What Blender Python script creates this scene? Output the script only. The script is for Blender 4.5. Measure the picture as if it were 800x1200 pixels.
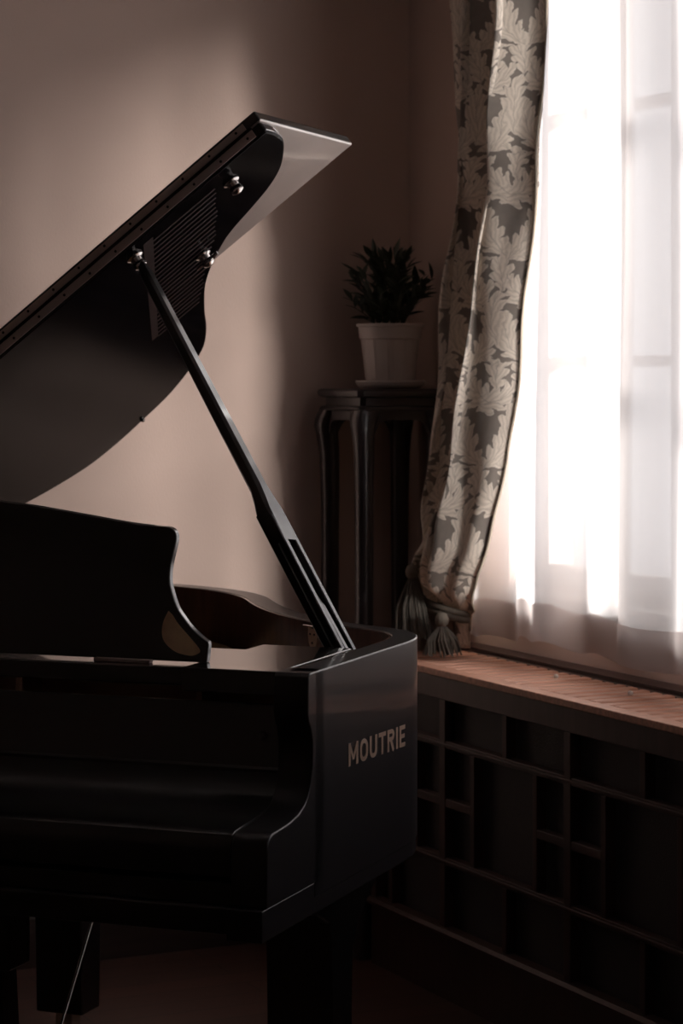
import bpy, bmesh, math, random
from mathutils import Vector, Matrix

for o in list(bpy.data.objects): bpy.data.objects.remove(o, do_unlink=True)
scene = bpy.context.scene
C = scene.collection
PI = math.pi
rad = math.radians
random.seed(7)

# ------------------------------------------------------------------ camera
ROOM = rad(26.0)                     # the room is turned by this against the view
PIANO_ROT = rad(-20.7)
CAM_H = 1.447
camd = bpy.data.cameras.new('camera')
cam = bpy.data.objects.new('camera', camd); C.objects.link(cam)
cam.location = (0, 0, CAM_H); cam.rotation_euler = (rad(90), 0, 0)
camd.sensor_fit = 'VERTICAL'; camd.sensor_height = 36.0
camd.lens = 2750.0/1200.0*36.0
camd.shift_y = -160.0/1200.0
camd.clip_start = .05; camd.clip_end = 200
camd.dof.use_dof = True; camd.dof.focus_distance = 3.95; camd.dof.aperture_fstop = 9.0
scene.camera = cam

# ------------------------------------------------------------------ sky, sun, exposure
world = bpy.data.worlds.new('world'); scene.world = world; world.use_nodes = True
bg = world.node_tree.nodes['Background']
bg.inputs[0].default_value = (.97, .96, 1.0, 1); bg.inputs[1].default_value = 2.3
sund = bpy.data.lights.new('sun', 'SUN'); sund.energy = 47.0; sund.angle = rad(9.0)
sund.color = (1.0, .955, .92)
sun = bpy.data.objects.new('sun', sund); C.objects.link(sun)
def room_dir(n, t, z):
    c, s = math.cos(ROOM), math.sin(ROOM)
    return Vector((n*c - t*s, n*s + t*c, z))
sd = room_dir(-.32, 1.0, -.20)       # the way the sunlight travels
sun.rotation_euler = sd.to_track_quat('-Z', 'Y').to_euler()
vs = scene.view_settings
vs.view_transform = 'Standard'; vs.look = 'None'; vs.gamma = 1.0; vs.use_curve_mapping = False
vs.exposure = 0.0

# ------------------------------------------------------------------ helpers
def col(c): return (c[0], c[1], c[2], 1)
MATS = {}
def new_mat(name):
    m = bpy.data.materials.new(name); m.use_nodes = True
    MATS[name] = m
    return m, m.node_tree, m.node_tree.nodes['Principled BSDF']
def simple(name, c, rough=.5, metal=0, coat=0, spec=.5, noise=None, bump=None):
    m, nt, b = new_mat(name)
    b.inputs['Base Color'].default_value = col(c)
    b.inputs['Roughness'].default_value = rough
    b.inputs['Metallic'].default_value = metal
    b.inputs['Coat Weight'].default_value = coat
    b.inputs['Coat Roughness'].default_value = .03
    b.inputs['Specular IOR Level'].default_value = spec
    tc = nt.nodes.new('ShaderNodeTexCoord')
    if noise:
        sc, amt, stretch = noise
        mp = nt.nodes.new('ShaderNodeMapping'); mp.inputs['Scale'].default_value = stretch
        nz = nt.nodes.new('ShaderNodeTexNoise'); nz.inputs['Scale'].default_value = sc; nz.inputs['Detail'].default_value = 6
        rp = nt.nodes.new('ShaderNodeValToRGB')
        rp.color_ramp.elements[0].position = .3; rp.color_ramp.elements[1].position = .7
        rp.color_ramp.elements[0].color = col([x*(1-amt) for x in c])
        rp.color_ramp.elements[1].color = col([min(1, x*(1+amt)) for x in c])
        nt.links.new(tc.outputs['Object'], mp.inputs[0]); nt.links.new(mp.outputs[0], nz.inputs['Vector'])
        nt.links.new(nz.outputs['Fac'], rp.inputs[0]); nt.links.new(rp.outputs[0], b.inputs['Base Color'])
    if bump:
        sc, st, stretch = bump
        mp = nt.nodes.new('ShaderNodeMapping'); mp.inputs['Scale'].default_value = stretch
        nz = nt.nodes.new('ShaderNodeTexNoise'); nz.inputs['Scale'].default_value = sc; nz.inputs['Detail'].default_value = 3
        bp = nt.nodes.new('ShaderNodeBump'); bp.inputs['Strength'].default_value = st; bp.inputs['Distance'].default_value = .002
        nt.links.new(tc.outputs['Object'], mp.inputs[0]); nt.links.new(mp.outputs[0], nz.inputs['Vector'])
        nt.links.new(nz.outputs['Fac'], bp.inputs['Height']); nt.links.new(bp.outputs[0], b.inputs['Normal'])
    return m

class MB:
    def __init__(self): self.v = []; self.f = []; self.uv = None
    def add(self, vs, fs):
        k = len(self.v); self.v += [tuple(p) for p in vs]; self.f += [tuple(i+k for i in f) for f in fs]; return self
    def box(self, x0, x1, y0, y1, z0, z1):
        return self.add([(x0,y0,z0),(x1,y0,z0),(x1,y1,z0),(x0,y1,z0),(x0,y0,z1),(x1,y0,z1),(x1,y1,z1),(x0,y1,z1)],
                        [(0,3,2,1),(4,5,6,7),(0,1,5,4),(1,2,6,5),(2,3,7,6),(3,0,4,7)])
    def prism(self, pts, a, b, axis='z'):
        """pts: 2D polygon; extruded from a to b along axis. x: (y,z), y: (x,z), z: (x,y)"""
        def p(u, w, k): return {'x': (k,u,w), 'y': (u,k,w), 'z': (u,w,k)}[axis]
        n = len(pts)
        vs = [p(u,w,a) for u,w in pts] + [p(u,w,b) for u,w in pts]
        fs = [tuple(range(n)), tuple(range(2*n-1, n-1, -1))]
        fs += [(i, i+n, (i+1)%n+n, (i+1)%n) for i in range(n)]
        return self.add(vs, fs)
    def tube(self, pts, r, seg=8, cap=True):
        pts = [Vector(p) for p in pts]; rings = []
        rr = r if isinstance(r, (list, tuple)) else [r]*len(pts)
        up = None
        for i, p in enumerate(pts):
            d = (pts[min(i+1, len(pts)-1)] - pts[max(i-1, 0)]).normalized()
            if up is None:
                up = Vector((0,0,1)) if abs(d.z) < .9 else Vector((1,0,0))
            s = d.cross(up).normalized(); up = s.cross(d).normalized()
            rings.append([p + (s*math.cos(2*PI*k/seg) + up*math.sin(2*PI*k/seg))*rr[i] for k in range(seg)])
        vs = [q for ring in rings for q in ring]; fs = []
        for i in range(len(pts)-1):
            for k in range(seg):
                a = i*seg+k; b = i*seg+(k+1)%seg
                fs.append((a, b, b+seg, a+seg))
        if cap:
            fs.append(tuple(range(seg-1, -1, -1))); n = len(vs); fs.append(tuple(range(n-seg, n)))
        return self.add(vs, fs)
    def lathe(self, prof, seg=24, c=(0,0,0), M=None):
        vs = []; fs = []
        for r, z in prof:
            for k in range(seg):
                a = 2*PI*k/seg; p = Vector((r*math.cos(a), r*math.sin(a), z))
                if M is not None: p = M @ p
                vs.append(p + Vector(c))
        for i in range(len(prof)-1):
            for k in range(seg):
                a = i*seg+k; b = i*seg+(k+1)%seg
                fs.append((a, b, b+seg, a+seg))
        fs.append(tuple(range(seg-1, -1, -1))); n = len(vs); fs.append(tuple(range(n-seg, n)))
        return self.add(vs, fs)
    def loft(self, rings):
        n = len(rings[0]); vs = [p for r in rings for p in r]; fs = []
        for i in range(len(rings)-1):
            for k in range(n):
                a = i*n+k; b = i*n+(k+1)%n; fs.append((a, b, b+n, a+n))
        fs.append(tuple(range(n-1, -1, -1))); m = len(vs); fs.append(tuple(range(m-n, m)))
        return self.add(vs, fs)
    def mesh(self, name, mat, smooth=None):
        me = bpy.data.meshes.new(name); me.from_pydata([tuple(p) for p in self.v], [], self.f); me.update()
        bm = bmesh.new(); bm.from_mesh(me); bmesh.ops.recalc_face_normals(bm, faces=bm.faces)
        if smooth is not None:
            for f in bm.faces: f.smooth = True
            for e in bm.edges:
                if len(e.link_faces) == 2 and e.calc_face_angle(0) > rad(smooth): e.smooth = False
        bm.to_mesh(me); bm.free()
        me.materials.append(mat)
        return me
    def build(self, name, mat, parent=None, smooth=None, bevel=0, bseg=2):
        o = bpy.data.objects.new(name, self.mesh(name, mat, smooth)); C.objects.link(o)
        if parent is not None: o.parent = parent
        if bevel:
            b = o.modifiers.new('bevel', 'BEVEL'); b.width = bevel; b.segments = bseg; b.limit_method = 'ANGLE'; b.angle_limit = rad(40)
            b.harden_normals = True
            if smooth is None:
                for p in o.data.polygons: p.use_smooth = True
        return o

def tag(o, label=None, cat=None, group=None, kind=None):
    if label: o['label'] = label
    if cat: o['category'] = cat
    if group: o['group'] = group
    if kind: o['kind'] = kind
    return o
def empty(name, loc=(0,0,0), rz=0):
    o = bpy.data.objects.new(name, None); C.objects.link(o); o.location = loc; o.rotation_euler = (0,0,rz)
    o.empty_display_size = .1
    return o
def room(o): o.rotation_euler = (0, 0, ROOM); return o
def catmull(pts, per=6):
    out = []
    for i in range(len(pts)-1):
        p0 = pts[max(i-1,0)]; p1 = pts[i]; p2 = pts[i+1]; p3 = pts[min(i+2, len(pts)-1)]
        for k in range(per):
            t = k/per
            out.append(tuple(.5*((2*b) + (-a+c)*t + (2*a-5*b+4*c-d)*t*t + (-a+3*b-3*c+d)*t**3)
                             for a, b, c, d in zip(p0, p1, p2, p3)))
    out.append(tuple(pts[-1])); return out
def offset_path(pts, d):
    """offset an open 2D path to its left by d"""
    out = []
    for i, p in enumerate(pts):
        a = pts[max(i-1,0)]; b = pts[min(i+1, len(pts)-1)]
        dx, dy = b[0]-a[0], b[1]-a[1]; l = math.hypot(dx, dy) or 1
        out.append((p[0]-dy/l*d, p[1]+dx/l*d))
    return out
def interp(tab, x):
    if x <= tab[0][0]: return tab[0][1]
    for (a, u), (b, w) in zip(tab, tab[1:]):
        if x <= b:
            s = (x-a)/(b-a); s = s*s*(3-2*s)*.5 + s*.5
            return u + (w-u)*s
    return tab[-1][1]

# ------------------------------------------------------------------ materials
M_wall = simple('wall_paint', (.60,.448,.385), .85, noise=(3,.03,(1,1,1)), bump=(260,.25,(1,1,.35)))
M_ceil = simple('ceiling_paint', (.72,.66,.63), .9)
M_floor, nt, b = new_mat('floor_boards')
tc = nt.nodes.new('ShaderNodeTexCoord'); mp = nt.nodes.new('ShaderNodeMapping')
br = nt.nodes.new('ShaderNodeTexBrick'); br.inputs['Scale'].default_value = 1.0
br.inputs['Brick Width'].default_value = .9; br.inputs['Row Height'].default_value = .09; br.inputs['Mortar Size'].default_value = .002
br.inputs['Color1'].default_value = (.085,.036,.026,1); br.inputs['Color2'].default_value = (.055,.024,.019,1); br.inputs['Mortar'].default_value = (.01,.006,.005,1)
nt.links.new(tc.outputs['Object'], mp.inputs[0]); nt.links.new(mp.outputs[0], br.inputs['Vector']); nt.links.new(br.outputs['Color'], b.inputs['Base Color'])
b.inputs['Roughness'].default_value = .38
M_base = simple('dark_stained_wood', (.035,.018,.015), .45, noise=(6,.25,(1,1,6)))
M_black = simple('black_lacquer', (.0045,.004,.005), .28, coat=1.0, spec=.5)
M_case = simple('satin_black_case', (.013,.011,.013), .36, spec=.42, coat=.32)
M_lid = simple('lid_underside_lacquer', (.006,.005,.006), .10, spec=.5); M_lid.node_tree.nodes['Principled BSDF'].inputs['IOR'].default_value = 1.07
M_flap = simple('pale_lacquer', (.56,.45,.40), .30, coat=1.0, noise=(5,.10,(1,1,1)))  # much paler than the black lacquer, on the flap's lower face only
M_patch = simple('mottled_gold', (.95,.56,.33), .4, noise=(22,.35,(1,1,1)))  # mottled golden tone of the patch at the desk corner
M_strip = simple('strip_brown', (.034,.018,.017), .6, spec=.15)  # reddish brown of the thin strips and bar under the lid
M_maho = simple('mahogany_veneer', (.15,.062,.042), .32, coat=1.0, noise=(9,.35,(6,6,.8)))
M_gold = simple('bronze_painted_iron', (.30,.17,.07), .38, metal=.7)
M_board = simple('spruce_soundboard', (.40,.22,.10), .45, noise=(7,.2,(9,1,1)))
M_string = simple('steel_string', (.42,.36,.34), .3, metal=1)
M_felt = simple('action_wood', (.42,.26,.19), .6, noise=(8,.2,(1,6,1)))
M_chrome = simple('chrome', (.75,.70,.68), .14, metal=1)
M_hinge = simple('dull_brass_hinge', (.60,.47,.44), .5, metal=.3)
M_screw = simple('screw_head', (.04,.03,.03), .5, metal=.6)
M_letter = simple('gilt_lettering', (.36,.245,.185), .5, metal=.25)
M_brass = simple('aged_brass', (.70,.54,.42), .42, metal=.7)
M_cab = simple('cabinet_wood', (.055,.025,.021), .42, noise=(6,.25,(8,8,1)))
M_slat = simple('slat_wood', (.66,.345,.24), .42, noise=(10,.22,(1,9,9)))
M_meshp = simple('woven_grille', (.045,.038,.04), .6, bump=(240,.6,(1,1,1)))
M_stand = simple('blackwood', (.020,.014,.016), .35, coat=.35)
M_pot = simple('white_plastic', (.56,.50,.48), .5)
M_glint = simple('glint_white', (.95,.93,.90), .25)  # glint on the cabinet's screw heads, painted in as bright white
M_soil = simple('potting_soil', (.02,.014,.01), .9, bump=(90,1,(1,1,1)))
M_leaf = simple('leaf_green', (.030,.042,.024), .42, noise=(30,.3,(1,1,1)))
M_stem = simple('green_stem', (.03,.035,.02), .6)
M_frame = simple('window_paint', (.55,.52,.50), .5)
M_cord = simple('braid_cord', (.15,.125,.10), .8, bump=(300,1,(1,1,1)))
M_braid = simple('pale_braid', (.45,.38,.30), .8)
M_tassel = simple('tassel_thread', (.105,.088,.072), .85, noise=(60,.3,(6,6,.6)))
M_track = simple('track_metal', (.4,.37,.35), .4, metal=.6)

# sheer
M_sheer, nt, b = new_mat('sheer_voile')
nt.nodes.remove(b); out = nt.nodes['Material Output']
tl = nt.nodes.new('ShaderNodeBsdfTranslucent'); tl.inputs[0].default_value = (.86,.83,.82,1)
df = nt.nodes.new('ShaderNodeBsdfDiffuse'); df.inputs[0].default_value = (.62,.56,.54,1)
tr = nt.nodes.new('ShaderNodeBsdfTransparent'); tr.inputs[0].default_value = (1,.98,.97,1)
m1 = nt.nodes.new('ShaderNodeMixShader'); m1.inputs[0].default_value = .42
m2 = nt.nodes.new('ShaderNodeMixShader')
lw = nt.nodes.new('ShaderNodeLayerWeight'); lw.inputs[0].default_value = .5
mr = nt.nodes.new('ShaderNodeMapRange'); mr.inputs[1].default_value = 0; mr.inputs[2].default_value = 1
mr.inputs[3].default_value = .095; mr.inputs[4].default_value = .095
nt.links.new(lw.outputs['Facing'], mr.inputs[0]); nt.links.new(mr.outputs[0], m2.inputs[0])
nt.links.new(tl.outputs[0], m1.inputs[1]); nt.links.new(df.outputs[0], m1.inputs[2])
nt.links.new(m1.outputs[0], m2.inputs[1]); nt.links.new(tr.outputs[0], m2.inputs[2]); nt.links.new(m2.outputs[0], out.inputs[0])
M_sheer2 = M_sheer.copy(); M_sheer2.name = 'sheer_voile_dense'
for nd in M_sheer2.node_tree.nodes:
    if nd.type == 'BSDF_TRANSLUCENT': nd.inputs[0].default_value = (.50,.47,.465,1)
M_hem, nt, b = new_mat('sheer_hem'); nt.nodes.remove(b); out = nt.nodes['Material Output']
tl = nt.nodes.new('ShaderNodeBsdfTranslucent'); tl.inputs[0].default_value = (.80,.74,.72,1)
df = nt.nodes.new('ShaderNodeBsdfDiffuse'); df.inputs[0].default_value = (.62,.54,.52,1)
m1 = nt.nodes.new('ShaderNodeMixShader'); m1.inputs[0].default_value = .5
nt.links.new(tl.outputs[0], m1.inputs[1]); nt.links.new(df.outputs[0], m1.inputs[2]); nt.links.new(m1.outputs[0], out.inputs[0])
# window glass
M_glass, nt, b = new_mat('window_glass'); nt.nodes.remove(b); out = nt.nodes['Material Output']
tr = nt.nodes.new('ShaderNodeBsdfTransparent'); tr.inputs[0].default_value = (.96,.97,.97,1)
gl = nt.nodes.new('ShaderNodeBsdfGlossy'); gl.inputs['Roughness'].default_value = .02
lw = nt.nodes.new('ShaderNodeLayerWeight'); fr = nt.nodes.new('ShaderNodeMapRange')
fr.inputs[1].default_value = .3; fr.inputs[2].default_value = 1; fr.inputs[3].default_value = .03; fr.inputs[4].default_value = .30
nt.links.new(lw.outputs['Facing'], fr.inputs[0])
mx = nt.nodes.new('ShaderNodeMixShader')
nt.links.new(fr.outputs[0], mx.inputs[0]); nt.links.new(tr.outputs[0], mx.inputs[1]); nt.links.new(gl.outputs[0], mx.inputs[2]); nt.links.new(mx.outputs[0], out.inputs[0])

# damask drape: acanthus leaves from maths on the cloth's own UV (metres)
M_drape, nt, b = new_mat('leaf_damask')
N = nt.nodes; Lk = nt.links
def math_(op, a, b_=None, c_=None, clamp=False):
    n = N.new('ShaderNodeMath'); n.operation = op; n.use_clamp = clamp
    for i, x in enumerate((a, b_, c_)):
        if x is None: continue
        if isinstance(x, (int, float)): n.inputs[i].default_value = x
        else: Lk.new(x, n.inputs[i])
    return n.outputs[0]
uvm = N.new('ShaderNodeUVMap'); uvm.uv_map = 'UVMap'
uvn = N.new('ShaderNodeMapping'); uvn.inputs['Scale'].default_value = (1.30, 1.22, 1); Lk.new(uvm.outputs[0], uvn.inputs[0])
nzw = N.new('ShaderNodeTexNoise'); nzw.inputs['Scale'].default_value = 9; nzw.inputs['Detail'].default_value = 2
Lk.new(uvn.outputs[0], nzw.inputs['Vector'])
sep = N.new('ShaderNodeSeparateXYZ'); Lk.new(uvn.outputs[0], sep.inputs[0])
sn = N.new('ShaderNodeSeparateColor'); Lk.new(nzw.outputs['Color'], sn.inputs[0])
nzf = N.new('ShaderNodeTexNoise'); nzf.inputs['Scale'].default_value = 55; nzf.inputs['Detail'].default_value = 2
Lk.new(uvn.outputs[0], nzf.inputs['Vector'])
sf = N.new('ShaderNodeSeparateColor'); Lk.new(nzf.outputs['Color'], sf.inputs[0])
U0 = math_('ADD', sep.outputs[0], math_('MULTIPLY', math_('SUBTRACT', sn.outputs[0], .5), .05))
V0 = math_('ADD', sep.outputs[1], math_('MULTIPLY', math_('SUBTRACT', sn.outputs[1], .5), .05))
U0 = math_('ADD', U0, math_('MULTIPLY', math_('SUBTRACT', sf.outputs[0], .5), .016))
V0 = math_('ADD', V0, math_('MULTIPLY', math_('SUBTRACT', sf.outputs[1], .5), .016))
TW, TH = .19, .30
row = math_('FLOOR', math_('DIVIDE', V0, TH))
Us = math_('ADD', U0, math_('MULTIPLY', math_('MODULO', row, 2.0), TW*.5))
leafmask = None; veinmask = None; stripe = None
# (cx, cy, angle, length, half width, bend) in a tile; drawn also from the neighbouring tiles
LEAVES = [(.05,.06,62,.16,.036,.9),(.135,.04,118,.15,.034,-.9),(.10,.13,90,.17,.034,.4),(.03,.20,35,.14,.034,1.1),
          (.16,.19,150,.145,.034,-1.1),(.09,.27,70,.12,.030,-.8),(.175,.28,100,.12,.028,.8)]
def tile(x, per): return math_('MULTIPLY', math_('FRACT', math_('DIVIDE', x, per)), per)
for (cx, cy, ang, ln, hw, bend) in LEAVES:
    # centre the tile on this leaf so that it is never cut
    x = math_('SUBTRACT', tile(math_('ADD', Us, -cx+TW*.5), TW), TW*.5)
    y = math_('SUBTRACT', tile(math_('ADD', V0, -cy+TH*.5), TH), TH*.5)
    ca, sa = math.cos(rad(ang)), math.sin(rad(ang))
    p = math_('ADD', math_('MULTIPLY', x, ca), math_('MULTIPLY', y, sa))
    q = math_('ADD', math_('MULTIPLY', x, -sa), math_('MULTIPLY', y, ca))
    s = math_('ADD', math_('DIVIDE', p, ln), .5)                 # 0..1 along the leaf
    q = math_('SUBTRACT', q, math_('MULTIPLY', math_('MULTIPLY', p, p), bend*5))
    aq = math_('ABSOLUTE', q)
    env = math_('POWER', math_('MAXIMUM', math_('SINE', math_('MULTIPLY', math_('MINIMUM', math_('MAXIMUM', s, 0), 1), PI)), .0001), .75)
    lobe = math_('ABSOLUTE', math_('SINE', math_('ADD', math_('MULTIPLY', s, 13.0), math_('MULTIPLY', aq, -60))))
    w = math_('MULTIPLY', math_('MULTIPLY', env, hw*1.15), math_('ADD', .58, math_('MULTIPLY', lobe, .62)))
    dlt = math_('SUBTRACT', w, aq)
    mk = math_('MULTIPLY', dlt, 500, clamp=True)
    vn = math_('MULTIPLY', mk, math_('SUBTRACT', 1, math_('MULTIPLY', aq, 420), clamp=True))
    sv = math_('MULTIPLY', mk, math_('POWER', math_('ADD', .5, math_('MULTIPLY', .5, math_('SINE', math_('ADD', math_('MULTIPLY', s, 26.0), math_('MULTIPLY', aq, -420))))), 1.5))
    stripe = sv if stripe is None else math_('MAXIMUM', math_('MULTIPLY', stripe, math_('SUBTRACT', 1, mk)), sv)
    leafmask = mk if leafmask is None else math_('MAXIMUM', leafmask, mk)
    veinmask = vn if veinmask is None else math_('MAXIMUM', veinmask, vn)
wv = N.new('ShaderNodeTexNoise'); wv.inputs['Scale'].default_value = 40; wv.inputs['Detail'].default_value = 5
Lk.new(uvn.outputs[0], wv.inputs['Vector'])
def mixc(f, c1, c2):
    n = N.new('ShaderNodeMix'); n.data_type = 'RGBA'
    if isinstance(f, (int, float)): n.inputs[0].default_value = f
    else: Lk.new(f, n.inputs[0])
    for i, cc in ((6, c1), (7, c2)):
        if isinstance(cc, tuple): n.inputs[i].default_value = col(cc)
        else: Lk.new(cc, n.inputs[i])
    return n.outputs[2]
ground = mixc(wv.outputs['Fac'], (.20,.170,.150), (.28,.24,.208))
leafc = mixc(wv.outputs['Fac'], (.66,.575,.495), (.82,.725,.63))
leafc = mixc(math_('MULTIPLY', stripe, .5), leafc, (.46,.395,.335))
leafc = mixc(math_('MULTIPLY', veinmask, .6), leafc, (.33,.28,.24))
Lk.new(mixc(leafmask, ground, leafc), b.inputs['Base Color'])
b.inputs['Roughness'].default_value = .62
b.inputs['Sheen Weight'].default_value = .15
dtl = N.new('ShaderNodeBsdfTranslucent'); dmx = N.new('ShaderNodeMixShader'); dmx.inputs[0].default_value = .13
dcol = mixc(leafmask, ground, leafc); Lk.new(dcol, dtl.inputs[0])
Lk.new(b.outputs[0], dmx.inputs[1]); Lk.new(dtl.outputs[0], dmx.inputs[2]); Lk.new(dmx.outputs[0], N['Material Output'].inputs[0])
bp = N.new('ShaderNodeBump'); bp.inputs['Strength'].default_value = .35; bp.inputs['Distance'].default_value = .003
Lk.new(leafmask, bp.inputs['Height']); Lk.new(bp.outputs[0], b.inputs['Normal'])

# ================================================================== THE ROOM (n = towards window wall, t = towards back wall)
NW, TB, ZC = 2.88, 5.50, 2.9
NL, TR = -3.2, -2.6
W0, W1, SILL, HEAD = 2.05, 4.97, .90, 2.66          # window opening
def struct(o, name=None): o['kind'] = 'structure'; return room(o)
struct(MB().box(NL-.15, NW+.18, TR-.15, TB+.15, -.12, 0).build('floor', M_floor))
struct(MB().box(NL-.15, NW+.18, TR-.15, TB+.15, ZC, ZC+.12).build('ceiling', M_ceil))
struct(MB().box(NL-.15, NW+.18, TB, TB+.15, 0, ZC).build('wall_back', M_wall))
struct(MB().box(NL-.15, NW+.18, TR-.15, TR, 0, ZC).build('wall_rear', M_wall))
struct(MB().box(NL-.15, NL, TR, TB, 0, ZC).build('wall_left', M_wall))
wr = MB()
wr.box(NW, NW+.18, TR, TB, 0, SILL); wr.box(NW, NW+.18, TR, TB, HEAD, ZC)
wr.box(NW, NW+.18, W1, TB, SILL, HEAD); wr.box(NW, NW+.18, TR, W0, SILL, HEAD)
struct(wr.build('wall_right', M_wall))
bb = [(0,0),(.022,0),(.022,.12),(.016,.135),(.010,.15),(0,.15)]
def base_run(name, fn):
    m = fn(); struct(m.build(name, M_base))
base_run('baseboard_back', lambda: MB().prism([(TB-u, z) for u, z in bb], NL, NW, 'x'))
base_run('baseboard_left', lambda: MB().prism([(NL+u, z) for u, z in bb], TR, TB-.022, 'y'))
base_run('baseboard_rear', lambda: MB().prism([(TR+u, z) for u, z in bb], NL+.022, NW, 'x'))
struct(MB().prism([(NW,.765),(NW-.034,.765),(NW-.034,.772),(NW-.020,.776),(NW-.012,.778),(NW,.778)], 1.2, 5.17, 'y').build('trim_1', M_cab))

# window: frame, mullions, glazing bars and panes
win = empty('window_1'); room(win); win['kind'] = 'structure'
fn0, fn1 = NW+.075, NW+.125
for nm, bx in (('window_sill', (NW-.033, NW+.20, W0-.03, W1+.03, SILL-.002, SILL+.03)),):
    MB().box(*bx).build(nm, M_frame, win, bevel=.004)
for a, c_ in ((W0, W0+.06), (W1-.06, W1)): MB().box(fn0, fn1, a, c_, SILL+.03, HEAD).build('jamb', M_frame, win, bevel=.003)
MB().box(fn0, fn1, W0+.06, W1-.06, HEAD-.06, HEAD).build('head_rail', M_frame, win, bevel=.003)
MB().box(fn0, fn1, W0+.06, W1-.06, SILL+.03, SILL+.09).build('bottom_rail', M_frame, win, bevel=.003)
muls = [2.81, 3.58, 4.35]
for t in muls: MB().box(fn0, fn1, t-.035, t+.035, SILL+.09, HEAD-.06).build('mullion', M_frame, win, bevel=.003)
edges = [W0+.06] + [x for t in muls for x in (t-.035, t+.035)] + [W1-.06]
zb = [1.48, 2.07]
for i in range(0, len(edges), 2):
    a, c_ = edges[i], edges[i+1]
    for z in zb: MB().box(fn0+.01, fn1-.01, a, c_, z-.013, z+.013).build('glazing_bar', M_frame, win)
    for z0, z1 in ((SILL+.09, zb[0]-.013), (zb[0]+.013, zb[1]-.013), (zb[1]+.013, HEAD-.06)):
        MB().box(fn0+.022, fn0+.026, a, c_, z0, z1).build('pane', M_glass, win)

# ================================================================== PIANO
PO = (-37/2750*3.6, 3.6, 0)
piano = empty('grand_piano', PO, PIANO_ROT)
tag(piano, 'glossy black grand piano with raised lid and MOUTRIE lettering on its side', 'piano')
WD = 1.49; AW = .058                     # case width, arm thickness
# outer plan of the case, from the right cheek round the bentside and tail to the spine
rim_key = [(0,.02),(0,.30),(0,.46),(-.006,.52),(-.024,.575),(-.058,.625),(-.105,.660),(-.165,.696),(-.225,.733),(-.303,.801),(-.39,.90),
           (-.465,1.007),(-.55,1.145),(-.635,1.235),(-.74,1.30),(-.87,1.345),(-1.02,1.36),(-1.18,1.345),(-1.32,1.28),(-1.42,1.17),(-1.475,1.02),(-WD,.85),(-WD,.5),(-WD,.02)]
rim_o = catmull(rim_key, 6)
rim_i = offset_path(rim_o, .046)
rim_l = offset_path(rim_o, .0505)
def strip(outer, inner, z0, z1):
    m = MB(); n = len(outer)
    vs = [(x,y,z0) for x,y in outer]+[(x,y,z1) for x,y in outer]+[(x,y,z0) for x,y in inner]+[(x,y,z1) for x,y in inner]
    fs = []
    for i in range(n-1):
        fs += [(i,i+1,i+1+n,i+n), (i+2*n,i+3*n,i+1+3*n,i+1+2*n), (i+n,i+1+n,i+1+3*n,i+3*n), (i,i+2*n,i+1+2*n,i+1)]
    fs += [(0,n,3*n,2*n), (n-1,3*n-1,4*n-1,2*n-1)]
    return m.add(vs, fs)
strip(rim_o, rim_i, .64, .990).build('rim', M_case, piano, smooth=35, bevel=.003)
strip(rim_i, rim_l, .80, .9885).build('inner_rim', M_maho, piano, smooth=35)
o = strip(offset_path(rim_o, .0025), offset_path(rim_o, .03), .615, .663).build('base_moulding', M_case, piano, smooth=35, bevel=.0012)
MB().prism(offset_path(rim_o, .03), .622, .640, 'z').build('bottom_board', M_case, piano)
# arms
arm = [(.06,.990),(.002,.990),(-.005,.984),(-.007,.955),(-.007,.927),(-.003,.915),(.006,.903),(.012,.885),(.013,.865),(.012,.845),(.004,.818),(-.006,.803),(-.020,.791),
       (-.046,.781),(-.081,.775),(-.131,.772),(-.148,.771),(-.158,.768),(-.165,.762),(-.169,.752),(-.171,.735),(-.174,.664),(.06,.664)]
for x0, x1 in ((-AW, 0), (-WD, -WD+AW)):
    a = MB().prism(arm, x0, x1, 'x').build('arm', M_case, piano, smooth=28, bevel=.0025)
    MB().box(x0 if x0 > -1 else x0+.001, x1-.001 if x0 > -1 else x1, -.188, .03, .617, .664).build('arm_base', M_case, a, bevel=.0015)
# key bed, key slip, closed keyboard lid, fallboard
xk0, xk1 = -WD+AW+.0015, -AW-.0015
MB().box(xk0, xk1, -.176, .30, .622, .662).build('key_bed', M_black, piano, bevel=.003)
MB().box(xk0, xk1, -.160, -.12, .662, .694).build('key_slip', M_black, piano, bevel=.002)
lidp = [(.035,.935),(.026,.935),(.024,.930),(.024,.838),(.016,.818),(.006,.803),(-.010,.791),(-.040,.782),(-.08,.7765),(-.13,.7735),(-.150,.7715),(-.160,.767),(-.1645,.758),
        (-.1655,.745),(-.1655,.704),(-.158,.700),(-.140,.700),(-.140,.742),(-.02,.765),(.035,.800)]
kl = MB().prism(lidp, xk0, xk1, 'x').build('keyboard_lid', M_black, piano, smooth=28, bevel=.0015)
MB().prism([(.0232,.838),(.0205,.834),(.0205,.829),(.0225,.829)], xk0+.002, xk1-.002, 'x').build('lid_hinge', M_black, kl)
k = MB(); k.lathe([(.003,0),(.007,.002),(.008,.006),(.006,.010),(.001,.0115)], 12, (-.085,.024,.886), Matrix.Rotation(rad(90), 4, 'X'))
k.build('lock_knob', M_black, kl, smooth=40)
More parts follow.
